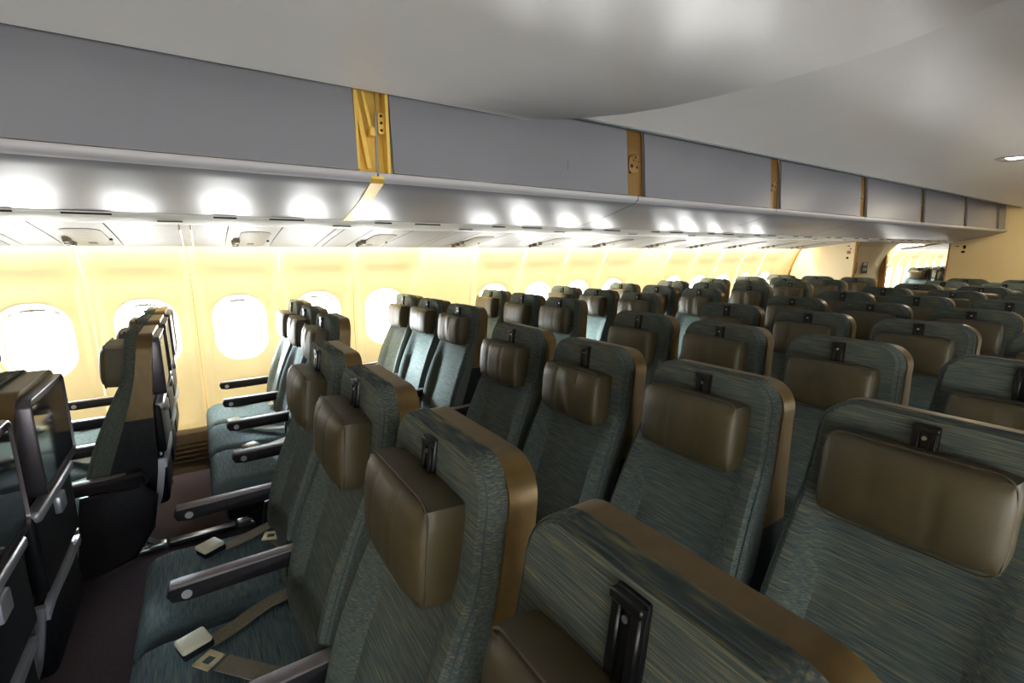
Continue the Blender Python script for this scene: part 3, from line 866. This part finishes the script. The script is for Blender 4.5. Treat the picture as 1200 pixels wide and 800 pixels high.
MB = dict(backrest=m_backrest(), shell=m_shell(), piping=m_piping(), hook=m_hook(), pin=m_hookpin(), cushion=m_cushion(), pan=m_pan(), arm=m_arm(), armtop=m_armtop(), btn=m_button(),
          post=m_armpost(), side=m_sidepanel(), leg=m_leg(), stitch=m_stitch(), mon=m_monitor(), scr=m_screen(), tray=m_tray(), pocket=m_pocket(), rf=m_rearframe(),
          beltA0=m_beltA(0), beltA1=m_beltA(1), beltB0=m_beltB(0), beltB1=m_beltB(1), buck0=m_buckle(0), buck1=m_buckle(1), tong0=m_tongue(0), tong1=m_tongue(1))
HR = [m_headrest(v) for v in range(4)]
DEF_HZ = 1.035
def seat(x, y, label, group, aisle_side=0, last=False, first=False, belt=None, rear=False, leg=None, hv=0, hz=DEF_HZ, low=True):
    t = thing('economy_seat', label, 'seat', (x, y, 0), 0, group)
    b = link('backrest', MB['backrest'], t); link('piping', MB['piping'], b)
    link('seat_shell', MB['shell'], t)
    h = link('headrest', HR[hv], t, (0, yf(hz)+.002, hz), (math.radians(-5), 0, 0)); link('stitching', MB['stitch'], h)
    k = link('coat_hook', MB['hook'], t, (0, yf(1.14)-.002, 1.142), (math.radians(-8), 0, 0)); link('hook_pin', MB['pin'], k)
    link('seat_cushion', MB['cushion'], t); link('seat_pan', MB['pan'], t)
    arms = [-.239] + ([.239] if last else [])
    for ax in arms:
        a = link('armrest', MB['arm'], t, (ax, 0, 0)); link('armrest_pad', MB['armtop'], a); link('recline_button', MB['btn'], a); link('armrest_bracket', MB['post'], a)
    if aisle_side:
        link('side_panel', MB['side'], t, (aisle_side*.239, 0, 0), (0, 0, 0))
    if leg is not None:
        link('leg', MB['leg'], t, (leg, 0, 0))
    if belt is not None:
        sb = link('belt_strap', MB['beltA%d' % belt], t); link('buckle', MB['buck%d' % belt], sb)
        sb = link('belt_strap', MB['beltB%d' % belt], t); link('belt_tongue', MB['tong%d' % belt], sb)
    if rear:
        m = link('monitor_bezel', MB['mon'], t); link('screen', MB['scr'], m)
        link('tray_table', MB['tray'], t); link('literature_pocket', MB['pocket'], t); link('rear_frame', MB['rf'], t); link('rear_frame', MB['rf'], t, (-.405, 0, 0))
    return t
SW = .478
XL = -3.5735; XCN = -1.7061; YC0 = .3208
colL = ['window seat', 'middle seat', 'aisle seat']
rng = random.Random(3)
rowname = {-1: 'two rows forward of the monitor-backed window row', 0: 'in the monitor-backed row seen from behind'}
for r in range(-1, 10):
    for s in range(3):
        if r == -1: where = 'tweed %s of the left block, partly beyond the left edge of the photo' % colL[s]
        elif r == 0: where = 'dark %s of the left row seen from behind, silver monitor on its back' % colL[s]
        elif r == 1: where = 'blue lit %s of the nearest left row facing the camera' % colL[s]
        elif r == 9: where = 'tweed %s in the last left row against the pale partition' % colL[s]
        else: where = 'tweed %s in the %s camera-facing row of the left window block' % (colL[s], ordn(r-1))
        seat(XL+s*SW, YL0+(r-1)*.81, where, 'three abreast seats along the left windows', aisle_side=1 if s == 2 else 0, last=s == 2,
             belt=(s % 2) if r in (0, 1, 2) else None, rear=r <= 0, leg={0: -.12, 2: -.239}.get(s), hv=rng.choice([0, 0, 1, 2]), hz=DEF_HZ+rng.choice([-.01, 0, .005]))
colC = ['left aisle seat', 'second seat from the left', 'third seat from the left', 'right aisle seat']
HZ = {(1, 1): 1.02, (1, 2): 1.02, (1, 3): 1.03, (1, 4): .99, (2, 3): 1.04, (2, 4): 1.045, (2, 1): 1.03, (2, 2): 1.015, (3, 4): .99}
near = {(1, 1): 'leftmost seat of the nearest centre row, brown headrest turned edge-on to the camera', (1, 2): 'second seat of the nearest centre row, beside the cream belt buckle',
        (1, 3): 'large seat in the lower middle, thick brown headrest seen from its side', (1, 4): 'nearest seat at the bottom centre, cut off by the photo edge',
        (2, 1): 'seat with pinkish brown headrest, left end of the second centre row', (2, 2): 'seat with crumpled leather headrest in the second centre row',
        (2, 3): 'big front-facing seat right of middle, third in the second centre row', (2, 4): 'big front-facing seat at the lower right corner of the photo'}
for r in range(0, 11):
    for s in range(1, 5):
        if r == 0 and s > 2: continue
        if r == 0: lab = ['dark seat back with glossy screen at the left edge, bronze top', 'dark seat back cut by the left photo edge, below the bronze-topped one'][s-1]
        elif (r, s) in near: lab = near[(r, s)]
        elif r == 10: lab = '%s in the last centre row before the aft bulkhead' % colC[s-1]
        else: lab = '%s in the %s centre row counted from the camera' % (colC[s-1], ordn(r-1))
        seat(XCN+(s-1)*SW, YC0+(r-1)*.81, lab, 'four abreast seats in the centre block', aisle_side=-1 if s == 1 else (1 if s == 4 else 0), last=s == 4,
             belt=(s-1) % 2 if r in (1, 2) else None, rear=r == 0, leg={1: .12, 4: -.12}.get(s), hv=3 if (r, s) == (2, 2) else rng.choice([0, 0, 1, 2]) if r > 2 else 0, hz=HZ.get((r, s), DEF_HZ+rng.choice([-.015, 0, .005])))
# seats seen through the doorway in the next cabin
for r in range(3):
    for s in range(3):
        seat(-3.52+s*SW, 12.35+r*.81, '%s of the %s row seen through the opening in the next cabin' % (['window seat', 'middle seat', 'aisle seat'][s], ordn(r)), 'seats in the next cabin', aisle_side=1 if s == 2 else 0, last=s == 2, leg={0: -.12, 2: -.239}.get(s))

# floor track covers between the rows (dark plastic with a worn silver top)
for nm, x, ys in (('left', XL+2*SW-.239, [YL0+(r-1)*.81 for r in range(0, 9)]), ('centre', XCN+.12, [YC0+(r-1)*.81 for r in range(0, 10)])):
    for i, y in enumerate(ys):
        t = thing('seat_track_cover', 'floor track cover under the %s block, between its %s and next row' % (nm, ordn(i)), 'track cover', (x, y, 0), 0, 'floor track covers between seat legs')
        bm = bmesh.new(); box(bm, -.03, .03, .01, .32, 0, .022, .008, 2); link('cover_base', mesh('cover_base', bm, M_BLACK), t)
        bm = bmesh.new(); box(bm, -.021, .021, .015, .31, .018, .030, .006, 2); link('cover_strip', mesh('cover_strip', bm, M_METAL), t)
# electronics box on the floor under the forward-left seats
t = thing('floor_box', 'low black equipment box with metal edges on the floor at lower left', 'equipment box', (-2.82, -.80, 0))
bm = bmesh.new(); box(bm, -.17, .17, -.16, .16, 0, .15, .012, 2); link('case', mesh('case', bm, M_BLACK), t)
bm = bmesh.new()
for z in (.012, .148): box(bm, -.172, .172, -.163, .163, z-.006, z+.004, .002, 1)
link('metal_edge', mesh('metal_edge', bm, M_METAL), t)
# unseen lamps added to the door zone ceiling to brighten the aft bulkhead
for i, (x, y) in enumerate(((-1.1, 10.2), (.3, 10.2))):
    t = thing('added_door_light', ['added unseen ceiling lamp over the middle of the door zone', 'added unseen ceiling lamp over the right side of the door zone'][i], 'ceiling light', (x, y, cz(x)), 0, 'added ceiling lamps of the door zone')
    bm = bmesh.new(); box(bm, -.26, .26, -.10, .10, -.012, .01, .005, 2); link('frame', mesh('frame', bm, M_SILVER), t)
    bm = bmesh.new(); box(bm, -.23, .23, -.08, .08, -.016, -.011, .002, 1); link('lens', mesh('lens', bm, M_LAMP), t)
    area('added_door_lamp', (x, y, cz(x)-.03), (math.radians(25), 0, 0), .5, .15, DOOR_FILL_W, (1, .80, .45))
